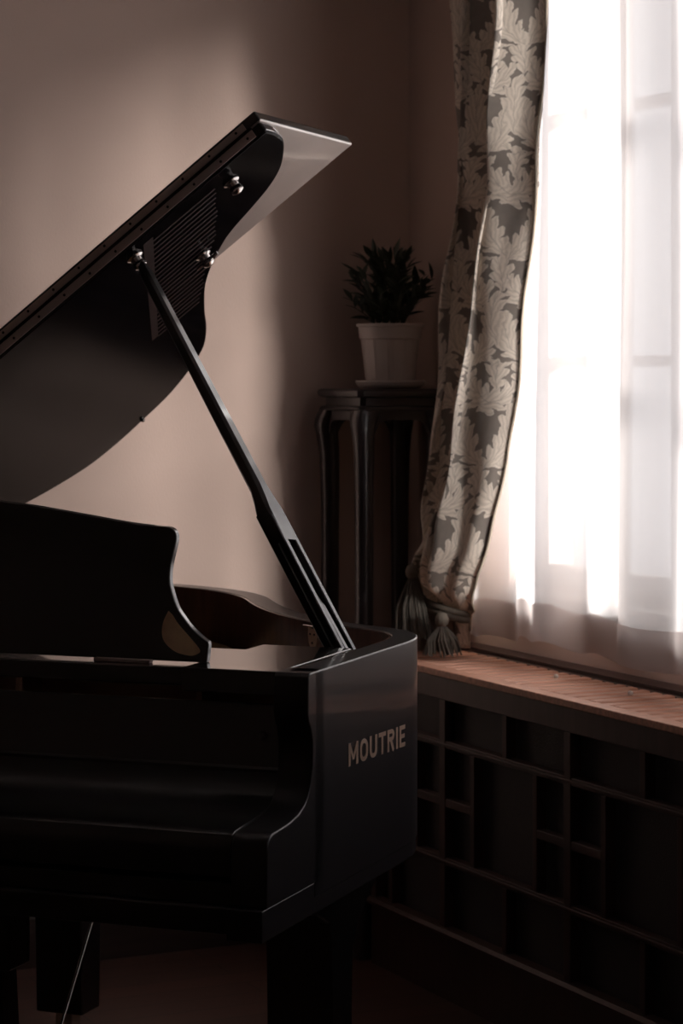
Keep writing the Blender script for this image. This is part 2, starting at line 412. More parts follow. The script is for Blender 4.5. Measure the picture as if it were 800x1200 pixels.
# inside the case: pin block, soundboard, iron plate, strings
MB().box(xk0, xk1, .10, .20, .82, .945).build('pin_block', M_felt, piano)
for xx in (-.20, -.52, -.86, -1.18): MB().box(xx-.006, xx+.006, .03, .10, .90, .957).build('action_bracket', M_felt, piano, bevel=.002)
ins = [p for p in offset_path(rim_o, .052)]
ins = [(x, max(y, .21)) for x, y in ins]
MB().prism(ins, .842, .850, 'z').build('soundboard', M_board, piano)
pl = MB()
plate = [(x, y) for x, y in offset_path(rim_o, .075) if y > .30]
inner = [(x*.80-.155, .36+(y-.36)*.80) for x, y in plate]
n = len(plate)
vs_ = [(x,y,.866) for x,y in plate]+[(x,y,.866) for x,y in inner]+[(x,y,.886) for x,y in plate]+[(x,y,.886) for x,y in inner]
fs_ = []
for i in range(n-1): fs_ += [(i,i+1,i+1+n,i+n),(i+2*n,i+3*n,i+1+3*n,i+1+2*n),(i,i+2*n,i+1+2*n,i+1),(i+n,i+1+n,i+1+3*n,i+3*n)]
pl.add(vs_, fs_); pl.box(-WD+.07, -.075, .20, .40, .866, .886)
for xa, xb, yb in ((-.40,-.50,.98),(-.72,-.82,1.22),(-1.02,-1.12,1.24)):
    pl.add([(xa-.012,.38,.872),(xa+.012,.38,.872),(xb+.012,yb,.872),(xb-.012,yb,.872),(xa-.012,.38,.896),(xa+.012,.38,.896),(xb+.012,yb,.896),(xb-.012,yb,.896)],
           [(0,3,2,1),(4,5,6,7),(0,1,5,4),(1,2,6,5),(2,3,7,6),(3,0,4,7)])
pl.build('iron_plate', M_gold, piano)
st = MB()
for i in range(96):
    u = i/95.0; x0 = -.10 - u*1.26
    yb = interp([(.0,.46),(.12,.60),(.28,.85),(.4,1.05),(.55,1.18),(1,1.22)], u) - .03
    r = .0009 + .0014*max(0, (u-.45))
    st.tube([(x0,.25,.905),(x0-.10*min(1,yb)-.03*u, yb,.905)], r, 4)
tag(st.build('strings', M_string, piano), 'steel strings', kind='stuff')
for i in range(7):
    MB().box(-.22-.16*i-.06, -.22-.16*i+.06, .42, .432, .908, .940).build('damper_rail', M_black, piano)

# music shelf and desk
MB().box(-.222, -AW-.002, .012, .345, .951, .9885).build('shelf_wing', M_black, piano, bevel=.002)
MB().box(-WD+AW+.002, -WD+.222, .012, .345, .951, .9885).build('shelf_wing', M_black, piano, bevel=.002)
sh = MB().box(-WD+.224, -.224, .030, .300, .957, .9845).build('music_shelf', M_black, piano, bevel=.002)
lean = math.tan(rad(14))
half = [(-.745,1.240),(-.68,1.240),(-.613,1.236),(-.548,1.230),(-.451,1.217),(-.371,1.206),(-.318,1.2015),(-.300,1.2005),(-.290,1.197),(-.2835,1.190),(-.2815,1.180),(-.283,1.165),
        (-.2865,1.14),(-.2865,1.122),(-.283,1.105),(-.269,1.075),(-.255,1.058),(-.240,1.043),(-.222,1.030),(-.208,1.0215),(-.206,1.016),(-.206,.9885)]
right = half[:3] + catmull(half[3:-2], 3) + half[-2:]
pts = right + [(-2*.745-x, z) for x, z in reversed(right[1:])]
dk = MB(); n = len(pts); dt = .015
front = [(x, .075+(z-.99)*lean, z) for x, z in pts]; back = [(x, y+dt, z) for x, y, z in front]
dk.add(front+back, [tuple(range(n)), tuple(range(2*n-1, n-1, -1))] + [(i, i+n, (i+1)%n+n, (i+1)%n) for i in range(n)])
dko = dk.build('music_desk', M_black, piano, smooth=30, bevel=.003)
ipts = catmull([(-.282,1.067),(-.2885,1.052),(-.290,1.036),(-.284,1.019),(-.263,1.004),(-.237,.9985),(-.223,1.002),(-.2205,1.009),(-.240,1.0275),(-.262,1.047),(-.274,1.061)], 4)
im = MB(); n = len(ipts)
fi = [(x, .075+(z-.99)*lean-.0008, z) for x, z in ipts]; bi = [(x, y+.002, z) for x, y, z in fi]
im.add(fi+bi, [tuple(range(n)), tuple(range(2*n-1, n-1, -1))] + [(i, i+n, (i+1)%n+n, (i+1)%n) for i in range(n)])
tag(im.build('corner_patch', M_patch, dko), 'cloudy golden patch')
MB().box(-.40,-.30,.060,.074,.9848,.9905).build('desk_hinge', M_hinge, dko, bevel=.001)
MB().box(-1.19,-1.09,.060,.074,.9848,.9905).build('desk_hinge', M_hinge, dko, bevel=.001)

# raised lid with the front flap folded back on it
TH_L = rad(36.91); Y1 = .548; LT = .023
lid_key = [(0,.548),(.001,.60),(.012,.655),(.040,.713),(.078,.770),(.127,.813),(.19,.845),(.254,.872),(.298,.902),(.362,.965),(.414,1.030),(.455,1.095),(.51,1.195),(.563,1.299),(.625,1.395),
           (.70,1.463),(.80,1.522),(.896,1.548),(1.00,1.565),(1.097,1.555),(1.209,1.478),(1.29,1.37),(1.37,1.20),(1.44,1.03),(WD,.92),(WD,.548)]
lo = [(WD-s, y) for s, y in catmull(lid_key, 5)]
lid = MB().prism(lo, 0, LT, 'z').build('lid', M_lid, piano, smooth=35, bevel=.006, bseg=3)
lid.data.materials.append(M_black)
for p in lid.data.polygons:
    if abs(p.normal.z) < .5: p.material_index = 1
lid.location = (-WD, 0, .992); lid.rotation_euler = (0, -TH_L, 0)
def lid_part(mb, name, mat, **k): return mb.build(name, mat, lid, **k)
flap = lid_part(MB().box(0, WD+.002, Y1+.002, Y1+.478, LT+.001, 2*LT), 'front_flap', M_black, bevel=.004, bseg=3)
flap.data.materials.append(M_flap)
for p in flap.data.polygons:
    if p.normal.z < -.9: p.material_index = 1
hg = MB(); hg.box(.02, WD-.022, Y1-.0022, Y1+.0005, .0045, LT-.0035)
hg2 = MB(); hg2.box(.02, WD-.030, Y1-.0022, Y1+.0025, LT+.0035, 2*LT-.0065)
lid_part(hg, 'hinge_leaf', M_hinge); lid_part(hg2, 'hinge_leaf', M_hinge)
lid_part(MB().tube([(.02,Y1-.0025,LT),(WD-.02,Y1-.0025,LT)], .0028, 10), 'hinge_pin', M_screw)
scr = MB()
for i in range(22):
    for zz, off in ((LT*.5, 0), (LT*1.5-.001, -.012)):
        scr.lathe([(.0027,0),(.0027,.0012),(.0012,.0016)], 8, (WD-.037+off-i*.066, Y1-.0018, zz), Matrix.Rotation(rad(90), 4, 'X'))
tag(lid_part(scr, 'hinge_screws', M_screw), kind='stuff')
rb = MB()
for i in range(24):
    y = .602 + i*.0215
    sl = .284+.562*(y-.551)+.004; sr = interp([(.6,.160),(.7,.210),(.8,.268),(.9,.338),(1.0,.412),(1.1,.478)], y)
    if sl-sr > .015: rb.box(WD-sl, WD-sr, y, y+.008, -.0007, .0005)
rb.prism([(WD-(.314+.547*(y-.558)), y) for y in (.585,.7,.85,1.0,1.10)]+[(WD-(.284+.562*(y-.551))-.001, y) for y in (1.10,1.0,.85,.7,.585)], -.0007, .0005, 'z')
tag(lid_part(rb, 'lid_strips', M_strip), 'row of thin reddish brown strips under the lid')
def cup(name, s, y, fin):
    c = MB()
    c.lathe([(.017,0),(.017,-.003),(.012,-.006),(.0105,-.013),(.0135,-.018),(.0125,-.024),(.006,-.0275),(.001,-.028)], 20, (WD-s, y, -.0005))
    o = lid_part(c, name, M_chrome, smooth=40)
    if fin:
        lid_part(MB().box(WD-s-.028, WD-s+.028, y-.003, y+.003, -.020, -.013), 'bumper_bar', M_chrome, bevel=.002)
    return o
cup('prop_cup', .362, .602, False)
cup('prop_cup', .336, .866, True)
cup('prop_cup', .134, .632, False)
b_ = MB(); b_.lathe([(.006,0),(.006,-.004),(.003,-.007),(.001,-.0075)], 12, (WD-.90, 1.535, 0)); lid_part(b_, 'rubber_bumper', M_chrome, smooth=40)

# prop stick: round upper rod swelling into a slotted lower shaft
top = Vector((-WD,0,.992)) + Matrix.Rotation(-TH_L, 3, 'Y') @ Vector((WD-.358, .598, -.022))
bot = Vector((-.068,.385,.940))
D = (top-bot); L = D.length; D.normalize()
A = Vector((1,-.22,.35)); A = (A - D*A.dot(D)).normalized(); B = D.cross(A).normalized()   # A: the slotted face
if B.y > 0: B = -B
def fr(s, a, b_2): return bot + D*s + A*a*1.18 + B*b_2*1.18
def ring(s, a0, a1, b0, b1, ch):
    return [fr(s,a0+ch,b0), fr(s,a1-ch,b0), fr(s,a1,b0+ch), fr(s,a1,b1-ch), fr(s,a1-ch,b1), fr(s,a0+ch,b1), fr(s,a0,b1-ch), fr(s,a0,b0+ch)]
ps = MB()
ps.loft([ring(.30*L,-.017,.010,-.019,.019,.003), ring(.375*L,-.017,.011,-.019,.019,.004), ring(.40*L,-.014,.011,-.016,.016,.005), ring(.43*L,-.011,.011,-.0125,.0125,.005),
         ring(.6*L,-.0105,.0105,-.0115,.0115,.004), ring(.97*L,-.009,.009,-.0095,.0095,.004), ring(L,-.006,.006,-.006,.006,.003)])
ps.loft([ring(0,-.017,-.002,-.019,.019,.002), ring(.375*L,-.017,-.002,-.019,.019,.002)])
for b0, b1 in ((-.019,-.0085), (.0085,.019)):
    ps.loft([ring(0,-.002,.010,b0,b1,.0018), ring(.36*L,-.002,.010,b0,b1,.0018)])
pso = ps.build('prop_stick', M_black, piano, smooth=35)
MB().loft([ring(0,-.002,.008,-.0045,.0045,.001), ring(.15*L,-.002,.006,-.0042,.0042,.001), ring(.20*L,-.002,.0,-.003,.003,.001)]).build('short_prop', M_black, pso, smooth=35)
MB().box(-.10,-.052,.36,.41,.915,.942).build('prop_socket', M_brass, piano, bevel=.002)

# brass lid lock on the inner rim of the bentside
def rim_frame(xq):
    best = min(range(1, len(rim_l)-1), key=lambda i: abs(rim_l[i][0]-xq) + (0 if rim_l[i][1] < 1.2 else 9))
    a, c_ = rim_l[best-1], rim_l[best+1]; t = Vector((c_[0]-a[0], c_[1]-a[1], 0)).normalized()
    nrm = Vector((-t.y, t.x, 0)); return Vector((rim_l[best][0], rim_l[best][1], 0)), t, nrm
P, T, Nn = rim_frame(-.262)
KS = 1.25
shp = [(-.0125,.976),(.0125,.976),(.0135,.968),(.0115,.956),(.007,.947),(0,.942),(-.007,.947),(-.0115,.956),(-.0135,.968)]
sh = MB(); n = len(shp)
shp = [(u*KS, .978+(z-.976)*KS) for u, z in shp]
f_ = [P+T*u+Nn*.0035+Vector((0,0,z)) for u, z in shp]; r_ = [P+T*u-Nn*.001+Vector((0,0,z)) for u, z in shp]
sh.add(f_+r_, [tuple(range(n)), tuple(range(2*n-1, n-1, -1))]+[(i,i+n,(i+1)%n+n,(i+1)%n) for i in range(n)])
sho = sh.build('latch_plate', M_brass, piano)
for u, z in ((-.0075,.967),(.0075,.967),(0,.951)):
    MB().lathe([(.0022,0),(.0022,.0015),(.0008,.002)], 8, P+T*u+Nn*.0034+Vector((0,0,z)), Nn.to_track_quat('Z','Y').to_matrix().to_4x4()).build('latch_screw', M_screw, sho)
lv = MB(); lv.tube([P+T*.022+Nn*.010+Vector((0,0,.982)), P-T*.012+Nn*.008+Vector((0,0,.981))], [.0018,.003], 8); lv.build('latch_lever', M_chrome, sho, smooth=40)

# MOUTRIE, one raised letter each: strokes in a unit cell (width w, height 1)
def stroke(m, a, b_2, w):
    a, b_2 = Vector(a), Vector(b_2); d = (b_2-a).normalized(); p = Vector((-d.y, d.x))*w/2
    m.append([a+p, a-p, b_2-p, b_2+p])
def arc(m, cx, cy, rx, ry, a0, a1, w, seg=12):
    for i in range(seg):
        u, v_ = rad(a0+(a1-a0)*i/seg), rad(a0+(a1-a0)*(i+1)/seg)
        m.append([Vector((cx+(rx+s*w/2)*math.cos(q), cy+(ry+s*w/2)*math.sin(q))) for s, q in ((1,u),(1,v_),(-1,v_),(-1,u))])
SW = .19
def letter(ch):
    m = []; h = SW/2
    if ch == 'M':
        w = .92; stroke(m,(h,0),(h,1),SW); stroke(m,(w-h,0),(w-h,1),SW); stroke(m,(h,.95),(w/2,.28),SW*.85); stroke(m,(w-h,.95),(w/2,.28),SW*.85)
    elif ch == 'O':
        w = .80; r = w/2-h
        arc(m,w/2,1-w/2,r,r,0,180,SW); arc(m,w/2,w/2,r,r,180,360,SW); stroke(m,(h,w/2),(h,1-w/2),SW); stroke(m,(w-h,w/2),(w-h,1-w/2),SW)
    elif ch == 'U':
        w = .74; r = w/2-h; arc(m,w/2,w/2,r,r,180,360,SW); stroke(m,(h,w/2),(h,1),SW); stroke(m,(w-h,w/2),(w-h,1),SW)
    elif ch == 'T':
        w = .72; stroke(m,(0,1-h),(w,1-h),SW); stroke(m,(w/2,0),(w/2,1-SW),SW)
    elif ch == 'R':
        w = .74; stroke(m,(h,0),(h,1),SW); r = .27-h; cx = w-.02-.27
        stroke(m,(SW,1-h),(cx,1-h),SW); stroke(m,(SW,.46+h),(cx,.46+h),SW); arc(m,cx,.73,r,.27-h,-90,90,SW); stroke(m,(.36,.50),(w-h,.0),SW)
    elif ch == 'I':
        w = SW; stroke(m,(h,0),(h,1),SW)
    elif ch == 'E':
        w = .60; stroke(m,(h,0),(h,1),SW)
        for z in (h, .5, 1-h): stroke(m,(SW,z),(w if z != .5 else w*.92,z),SW)
    return m, w
TXT = 'MOUTRIE'; data = [letter(c) for c in TXT]; gap = .17
tot = sum(w for _, w in data) + gap*(len(TXT)-1)
sy = (.443-.168)/tot; x = .168; LH = .0365
for ch, (m, w) in zip(TXT, data):
    mb = MB()
    for quad in m:
        yz = [(x+p.x*sy, .8205-.007*(x+p.x*sy-.168)/.275 + p.y*LH) for p in quad]
        mb.prism(yz, -.0004, .0007, 'x')
    mb.build('letter_'+ch.lower(), M_letter, piano)
    x += (w+gap)*sy

# legs, lyre with pedals
def leg(x0, x1, ya, yb, front, backw, name='leg'):
    prof = [(ya+.012,.10),(ya,.50),(ya-.004,.54)]
    prof += [(ya-.012,.565),(ya-front*.5,.588),(ya-front,.600),(ya-front,.6149),(yb+backw,.6149),(yb+backw,.603),(yb+backw*.72,.592),(yb+backw*.4,.565),(yb+backw*.15,.535),(yb,.50),(yb-.012,.10)]
    lg = MB().prism(prof, x0, x1, 'x').build(name, M_black, piano, smooth=30, bevel=.004)
    xm, ym = (x0+x1)/2, (ya+yb)/2
    MB().box(xm-.02, xm+.02, ym-.02, ym+.02, .055, .10).build('castor_fork', M_brass, lg, bevel=.003)
    MB().lathe([(.001,-.012),(.028,-.012),(.03,-.006),(.03,.006),(.028,.012),(.001,.012)], 20, (xm,ym,.03), Matrix.Rotation(rad(90),4,'Y')).build('castor_wheel', M_brass, lg, smooth=40)
leg(-.150, -.035, .185, .285, .12, .16)
leg(-WD+.035, -WD+.150, .185, .285, .12, .16)
leg(-1.045, -.935, 1.06, 1.165, .06, .06)
lx = -.87
MB().box(lx-.13, lx+.13, .40, .48, .37, .6215).build('lyre_head', M_black, piano, bevel=.004)
for s in (-1, 1): MB().prism([(lx+s*.10-.022,.10),(lx+s*.10+.022,.10),(lx+s*.085+.022,.37),(lx+s*.085-.022,.37)], .41, .47, 'y').build('lyre_post', M_black, piano, bevel=.003)
lb = MB().box(lx-.17, lx+.17, .36, .50, .045, .10).build('pedal_box', M_black, piano, bevel=.004)
for s in (-1, 0, 1):
    MB().prism([(lx+s*.07-.012,.20),(lx+s*.07+.012,.20),(lx+s*.07+.014,.26),(lx+s*.07+.009,.36),(lx+s*.07-.009,.36),(lx+s*.07-.014,.26)], .055, .064, 'z').build('pedal', M_brass, lb, bevel=.003)
for xx in (-.72, -1.02): MB().tube([(xx,.46,.10),(xx,.86,.6215)], .0032, 10).build('brace_rod', M_chrome, piano, smooth=40)

# ================================================================== RADIATOR CABINET
cab = room(empty('radiator_cabinet')); cab.location = (0,0,0)
tag(cab, 'long low wooden radiator cabinet with lattice front and slatted top under the window', 'cabinet')
CF, CB, CT0, CT1 = 2.60, 2.845, 1.30, 5.165
body = MB(); body.box(CF+.022, CB, CT0, CT1, 0, .03); body.box(CF+.022, CB, CT1-.02, CT1, .03, .735); body.box(CF+.022, CB, CT0, CT0+.02, .03, .735); body.box(CB-.012, CB, CT0+.02, CT1-.02, .03, .735)
body.build('carcass', M_cab, cab)
MB().box(CF+.030, CF+.036, CT0+.02, CT1-.02, .05, .735).build('grille', M_meshp, cab)
def bar(name, t0, t1, z0, z1, proud=0, depth=.026): return MB().box(CF-proud, CF+depth, t0, t1, z0, z1).build(name, M_cab, cab, bevel=.002)
bar('frieze', CT0, CT1, .694, .748, .001)
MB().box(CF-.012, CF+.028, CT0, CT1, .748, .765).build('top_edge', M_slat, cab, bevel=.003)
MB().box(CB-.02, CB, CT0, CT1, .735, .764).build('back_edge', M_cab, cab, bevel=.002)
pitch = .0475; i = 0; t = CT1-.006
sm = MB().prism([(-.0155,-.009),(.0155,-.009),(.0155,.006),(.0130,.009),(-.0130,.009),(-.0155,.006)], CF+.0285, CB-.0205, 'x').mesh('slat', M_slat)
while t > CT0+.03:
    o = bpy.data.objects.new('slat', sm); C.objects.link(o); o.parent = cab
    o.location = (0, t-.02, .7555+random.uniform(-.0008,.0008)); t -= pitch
bar('plinth', CT0, CT1, .0, .150, .0); MB().prism([(CF+.02,.150),(CF-.012,.150),(CF-.012,.158),(CF-.006,.166),(CF+.02,.168)], CT0, CT1, 'y').build('plinth_moulding', M_cab, cab)
for z0, z1 in ((.5825,.600),(.312,.330)): bar('rail', CT0, CT1, z0, z1, 0)
for z0, z1 in ((.588,.5945),(.3175,.3245)): bar('rail_bead', CT0, CT1, z0, z1, .004, .004)
BAY = .5525; p0 = 4.795
posts = [p0+BAY*.64] + [p0-BAY*k for k in range(0, 7)]
posts = [p for p in posts if CT0 < p < CT1]
for p in posts: bar('post', p-.0135, p+.0135, .168, .694, .002)
for k in range(-1, 7):
    a = p0-BAY*k                       # left end of this bay; it runs to a-BAY
    def ok(t): return CT0+.02 < t < CT1-.02
    for t in (a-BAY*.515,):
        if ok(t): bar('upright', t-.0095, t+.0095, .600, .694); bar('upright', t-.0095, t+.0095, .168, .312)
    for t in (a-BAY*.252, a-BAY*.752):
        if ok(t): bar('upright', t-.009, t+.009, .330, .5825)
    for t0, t1 in ((a-BAY*.252+.009, a-.0135), (a-BAY+.0135, a-BAY*.752-.009)):
        if t1 < CT1-.01 and t0 > CT0: bar('cross_bar', t0, t1, .447, .4665)
for xq, tq in ((2.755,4.545),(2.752,4.235)):
    MB().lathe([(.001,0),(.0050,.0005),(.0058,.004),(.004,.0078),(.0005,.009)], 12, (xq,tq,.7648)).build('screw_cap', M_glint, cab, smooth=60)

# ================================================================== PLANT STAND, SAUCER, PLANT
S0, S1, R0, R1, SZ = 2.585, 2.842, 5.200, 5.452, 1.413
stand = room(empty('plant_stand')); tag(stand, 'tall square dark carved wooden plant stand in the room corner', 'stand')
def sq(inset, z, ch=.012):
    a, c_, d, e = S0+inset, S1-inset, R0+inset, R1-inset
    return [(a+ch,d,z),(c_-ch,d,z),(c_,d+ch,z),(c_,e-ch,z),(c_-ch,e,z),(a+ch,e,z),(a,e-ch,z),(a,d+ch,z)]
MB().loft([sq(.010,1.391), sq(.002,1.395), sq(0,1.401), sq(0,1.407), sq(.003,1.411), sq(.008,1.413)]).build('top', M_stand, stand, smooth=30)
MB().loft([sq(.016,1.370), sq(.016,1.391)]).build('waist', M_stand, stand)
MB().loft([sq(.006,1.358), sq(.003,1.362), sq(.006,1.368), sq(.014,1.371)]).build('waist_moulding', M_stand, stand, smooth=30)
cn, ct = (S0+S1)/2, (R0+R1)/2; hx, hy = (S1-S0)/2, (R1-R0)/2
def stand_leg(sx, sy):
    prof = [(1.360,.000,.060),(1.350,.004,.062),(1.335,.009,.060),(1.318,.010,.054),(1.295,.006,.049),(1.25,.000,.045),(1.15,-.003,.042),(.80,-.004,.040),(.40,-.004,.039),(.14,-.002,.040),(.07,.006,.044),(.03,.010,.048),(0,.008,.046)]
    rings = []
    for z, o_, w in prof:
        x1 = cn+sx*(hx-.004+o_); y1 = ct+sy*(hy-.004+o_); x0 = x1-sx*w; y0 = y1-sy*w; ch = .010
        xs, ys = sorted((x0,x1)), sorted((y0,y1))
        rings.append([(xs[0]+ch,ys[0],z),(xs[1]-ch,ys[0],z),(xs[1],ys[0]+ch,z),(xs[1],ys[1]-ch,z),(xs[1]-ch,ys[1],z),(xs[0]+ch,ys[1],z),(xs[0],ys[1]-ch,z),(xs[0],ys[0]+ch,z)])
    return MB().loft(rings)
for sx in (-1,1):
    for sy_ in (-1,1): stand_leg(sx, sy_).build('leg', M_stand, stand, smooth=50)
def apron_profile(w):
    pts = [(-w,1.360),(w,1.360),(w,1.300)]
    for u, z in ((.90,1.316),(.80,1.327),(.66,1.333),(.3,1.336),(0,1.334),(-.3,1.336),(-.66,1.333),(-.80,1.327),(-.90,1.316),(-1,1.300)): pts.append((u*w, z))
    return pts
for sy_ in (-1,1):
    y = ct+sy_*(hy-.022); MB().prism([(cn+u, z) for u, z in apron_profile(hx-.05)], y-.008, y+.008, 'y').build('apron', M_stand, stand)
for sx in (-1,1):
    xx = cn+sx*(hx-.022); MB().prism([(ct+u, z) for u, z in apron_profile(hy-.05)], xx-.008, xx+.008, 'x').build('apron', M_stand, stand)
for sy_ in (-1,1): MB().box(cn-hx+.04, cn+hx-.04, ct+sy_*(hy-.03)-.009, ct+sy_*(hy-.03)+.009, .27, .29).build('stretcher', M_stand, stand)
for sx in (-1,1): MB().box(cn+sx*(hx-.03)-.009, cn+sx*(hx-.03)+.009, ct-hy+.04, ct+hy-.04, .27, .29).build('stretcher', M_stand, stand)

PN, PT = 2.734, 5.322
def at_room(n, t, z): return room_dir(n, t, z)
sc = MB().lathe([(.060,0),(.078,.002),(.086,.010),(.089,.019),(.087,.021),(.083,.014),(.070,.008),(.001,.007)], 32).build('plant_saucer', M_pot, smooth=40)
sc.location = at_room(PN, PT, SZ); tag(sc, 'round white plastic saucer under the flower pot', 'saucer')
plant = empty('potted_plant', at_room(PN, PT, SZ+.0075), ROOM)
tag(plant, 'white ribbed plastic pot holding a bushy dark green plant', 'plant')
pot = MB(); seg = 72; rings = []
def pot_ring(r, z, groove):
    out = []
    for k in range(seg):
        a = 2*PI*(k+.5)/seg; m = k % 6
        g = groove if m == 0 else 0
        # each of the twelve panels is nearly flat
        am = ((k % 6)-3+.5)/6*(2*PI/12); rr = r*math.cos(PI/12*.8)/math.cos(am*.8) if groove else r
        out.append(((rr-g)*math.cos(a), (rr-g)*math.sin(a), z))
    return out
PHT = .158
pot.loft([pot_ring(.058,0,0), pot_ring(.062,.004,.0025), pot_ring(.0755,.118,.0025), pot_ring(.0765,.120,0), pot_ring(.0785,.1205,0), pot_ring(.0815,.150,0), pot_ring(.0865,.151,0), pot_ring(.0870,.157,0), pot_ring(.0855,PHT,0), pot_ring(.0800,PHT,0), pot_ring(.077,.142,0)])
pot.build('pot', M_pot, plant, smooth=30)
MB().lathe([(.001,.146),(.04,.147),(.0765,.143)], 24).build('soil', M_soil, plant)
# leaves: slender, folded along the midrib
lm = MB(); prof = [(0,.0),(.12,.35),(.30,.85),(.48,1.0),(.66,.85),(.84,.45),(1,.0)]
vs_ = []; fs_ = []
for i, (s, w) in enumerate(prof):
    zc = -.16*s*s
    vs_ += [(s, -w*.145, zc+.05*w), (s, 0, zc), (s, w*.145, zc+.05*w)]
for i in range(len(prof)-1):
    a = i*3; fs_ += [(a,a+3,a+4,a+1),(a+1,a+4,a+5,a+2)]
lm.add(vs_, fs_); leaf_me = lm.mesh('leaf', M_leaf, 60)
rnd = random.Random(23)
def add_leaf(p, d, size):
    tip = p + d.normalized()*size
    if tip.x > .130 or tip.y > .150 or math.hypot(tip.x, tip.y) > .128: return
    d = d.normalized(); up = Vector((0,0,1)); s = up.cross(d)
    if s.length < .05: s = Vector((1,0,0))
    s.normalize(); u = d.cross(s).normalized()
    roll = Matrix.Rotation(rnd.uniform(-.7,.7), 3, d)
    s = roll @ s; u = roll @ u
    m = Matrix((d, s, u)).transposed().to_4x4(); m = Matrix.Translation(p) @ m @ Matrix.Scale(size, 4)
    o = bpy.data.objects.new('leaf', leaf_me); C.objects.link(o); o.parent = plant; o.matrix_local = m
nst = 40
for k in range(nst):
    az = 2*PI*k/nst*1.0 + rnd.uniform(-.25,.25); inner_ = (k % 5 < 2)
    spread = rnd.uniform(.0,.045) if inner_ else rnd.uniform(.050,.094); hgt = rnd.uniform(.125,.175) if inner_ else rnd.uniform(.045,.145)
    r0_ = .012 if inner_ else .03
    base = Vector((.030*math.cos(az), .030*math.sin(az), .146))
    pts = []
    for j in range(6):
        u = j/5.0; rr = r0_ + spread*(u**1.15); z = .146 + hgt*(1-(1-u)**1.5)
        pts.append(Vector((rr*math.cos(az+.15*u), rr*math.sin(az+.15*u), z)))
    MB().tube(pts, [.0018-.0002*j for j in range(6)], 5).build('stem', M_stem, plant, smooth=60)
    for j in range(1, 6):
        d = (pts[j]-pts[j-1]).normalized()
        for q in range(2 if j < 5 else 3):
            side = Vector((rnd.uniform(-1,1), rnd.uniform(-1,1), rnd.uniform(-.35,.75)))
            dd = d*(.75 if j < 5 else 1.0) + side*(.8 if q < 2 else .2)
            add_leaf(pts[j]-(pts[j]-pts[j-1])*rnd.uniform(0,.6), dd, rnd.uniform(.042,.062))

# ================================================================== CURTAINS
def cloth(name, fn, nu, nv, mat, parent=None, thick=0, uvf=None):
    me = bpy.data.meshes.new(name)
    vs = [fn(i/nu, j/nv) for j in range(nv+1) for i in range(nu+1)]
    fs = [(j*(nu+1)+i, j*(nu+1)+i+1, (j+1)*(nu+1)+i+1, (j+1)*(nu+1)+i) for j in range(nv) for i in range(nu)]
    me.from_pydata(vs, [], fs); me.update()
    for p in me.polygons: p.use_smooth = True
    if uvf:
        lay = me.uv_layers.new(name='UVMap')
        for lp in me.loops:
            k = lp.vertex_index; lay.data[lp.index].uv = uvf(k % (nu+1), k//(nu+1), vs)
    me.materials.append(mat)
    o = bpy.data.objects.new(name, me); C.objects.link(o)
    if parent is not None: o.parent = parent
    if thick:
        s = o.modifiers.new('solid', 'SOLIDIFY'); s.thickness = thick; s.offset = 0
    return o
ZT = 2.72
# drape edges by height: t of the left and right edge
tL = [(.79,5.11),(.85,5.145),(.90,5.15),(.94,5.145),(1.03,5.105),(1.2,5.075),(1.53,5.05),(1.95,5.03),(2.8,5.03)]
tR = [(.79,5.02),(.82,5.01),(.863,4.99),(.91,4.95),(.956,4.905),(1.041,4.86),(1.205,4.815),(1.527,4.755),(1.919,4.672),(2.305,4.615),(2.8,4.54)]
nC = [(.79,2.765),(.86,2.755),(.905,2.745),(.945,2.700),(1.0,2.692),(1.08,2.702),(1.25,2.727),(1.6,2.740),(2.8,2.742)]
aM = [(.79,.026),(.90,.020),(.97,.036),(1.1,.040),(1.5,.040),(2.6,.040)]
pW = [(.79,.45),(.95,.30),(1.03,.27),(1.2,.36),(1.53,.46),(2.35,.82),(2.8,.9)]
def drape_fn(u, v):
    u = u**1.7
    z = ZT + (.79-ZT)*v
    l, r = interp(tL, z), interp(tR, z)
    ph = 2*PI*(-.03 + 2.75*(u**interp(pW, z))) + .25*math.sin(2.1*z+u*3)
    a = interp(aM, z)
    w = math.sin(ph); w = math.copysign(abs(w)**.85, w)
    t = l + (r-l)*u - .020*math.sin(2*ph)*min(1, max(0,(z-.9)*3)) 
    n = interp(nC, z) - a*w*(.75+.4*u) + .009*math.sin(31*u+2.2*z) + .004*math.sin(17*z+9*u)
    if u < .13:                                   # the outer edge returns to the wall
        k = 1-u/.13; k = k*k*(3-2*k); n = n*(1-k) + (NW-.006)*k; t = t + .03*k
    zz = z
    if z < 1.12:                                  # sag of the swag towards the tie
        zz += .05*(u-.5)*min(1,(1.12-z)*6)*(-1 if z > .9 else -.4)
    return (n, t, zz)
DROW = {}
def drape_uv(i, j, vs):
    if j not in DROW:
        acc = [0.0]*161
        for k in range(159, -1, -1): acc[k] = acc[k+1] + (Vector(vs[j*161+k])-Vector(vs[j*161+k+1])).length
        DROW[j] = acc
    return (DROW[j][i], ZT-j*(ZT-.79)/170)
drape = room(empty('drape_curtain')); tag(drape, 'heavy beige drape with grey leaf pattern tied back beside the window', 'curtain')
cloth('drape_cloth', drape_fn, 160, 170, M_drape, drape, .003, drape_uv)
MB().tube([Vector(drape_fn(1, j/85))+Vector((-.002,-.003,0)) for j in range(0, 84)], .0035, 6).build('edge_braid', M_braid, drape, smooth=60)
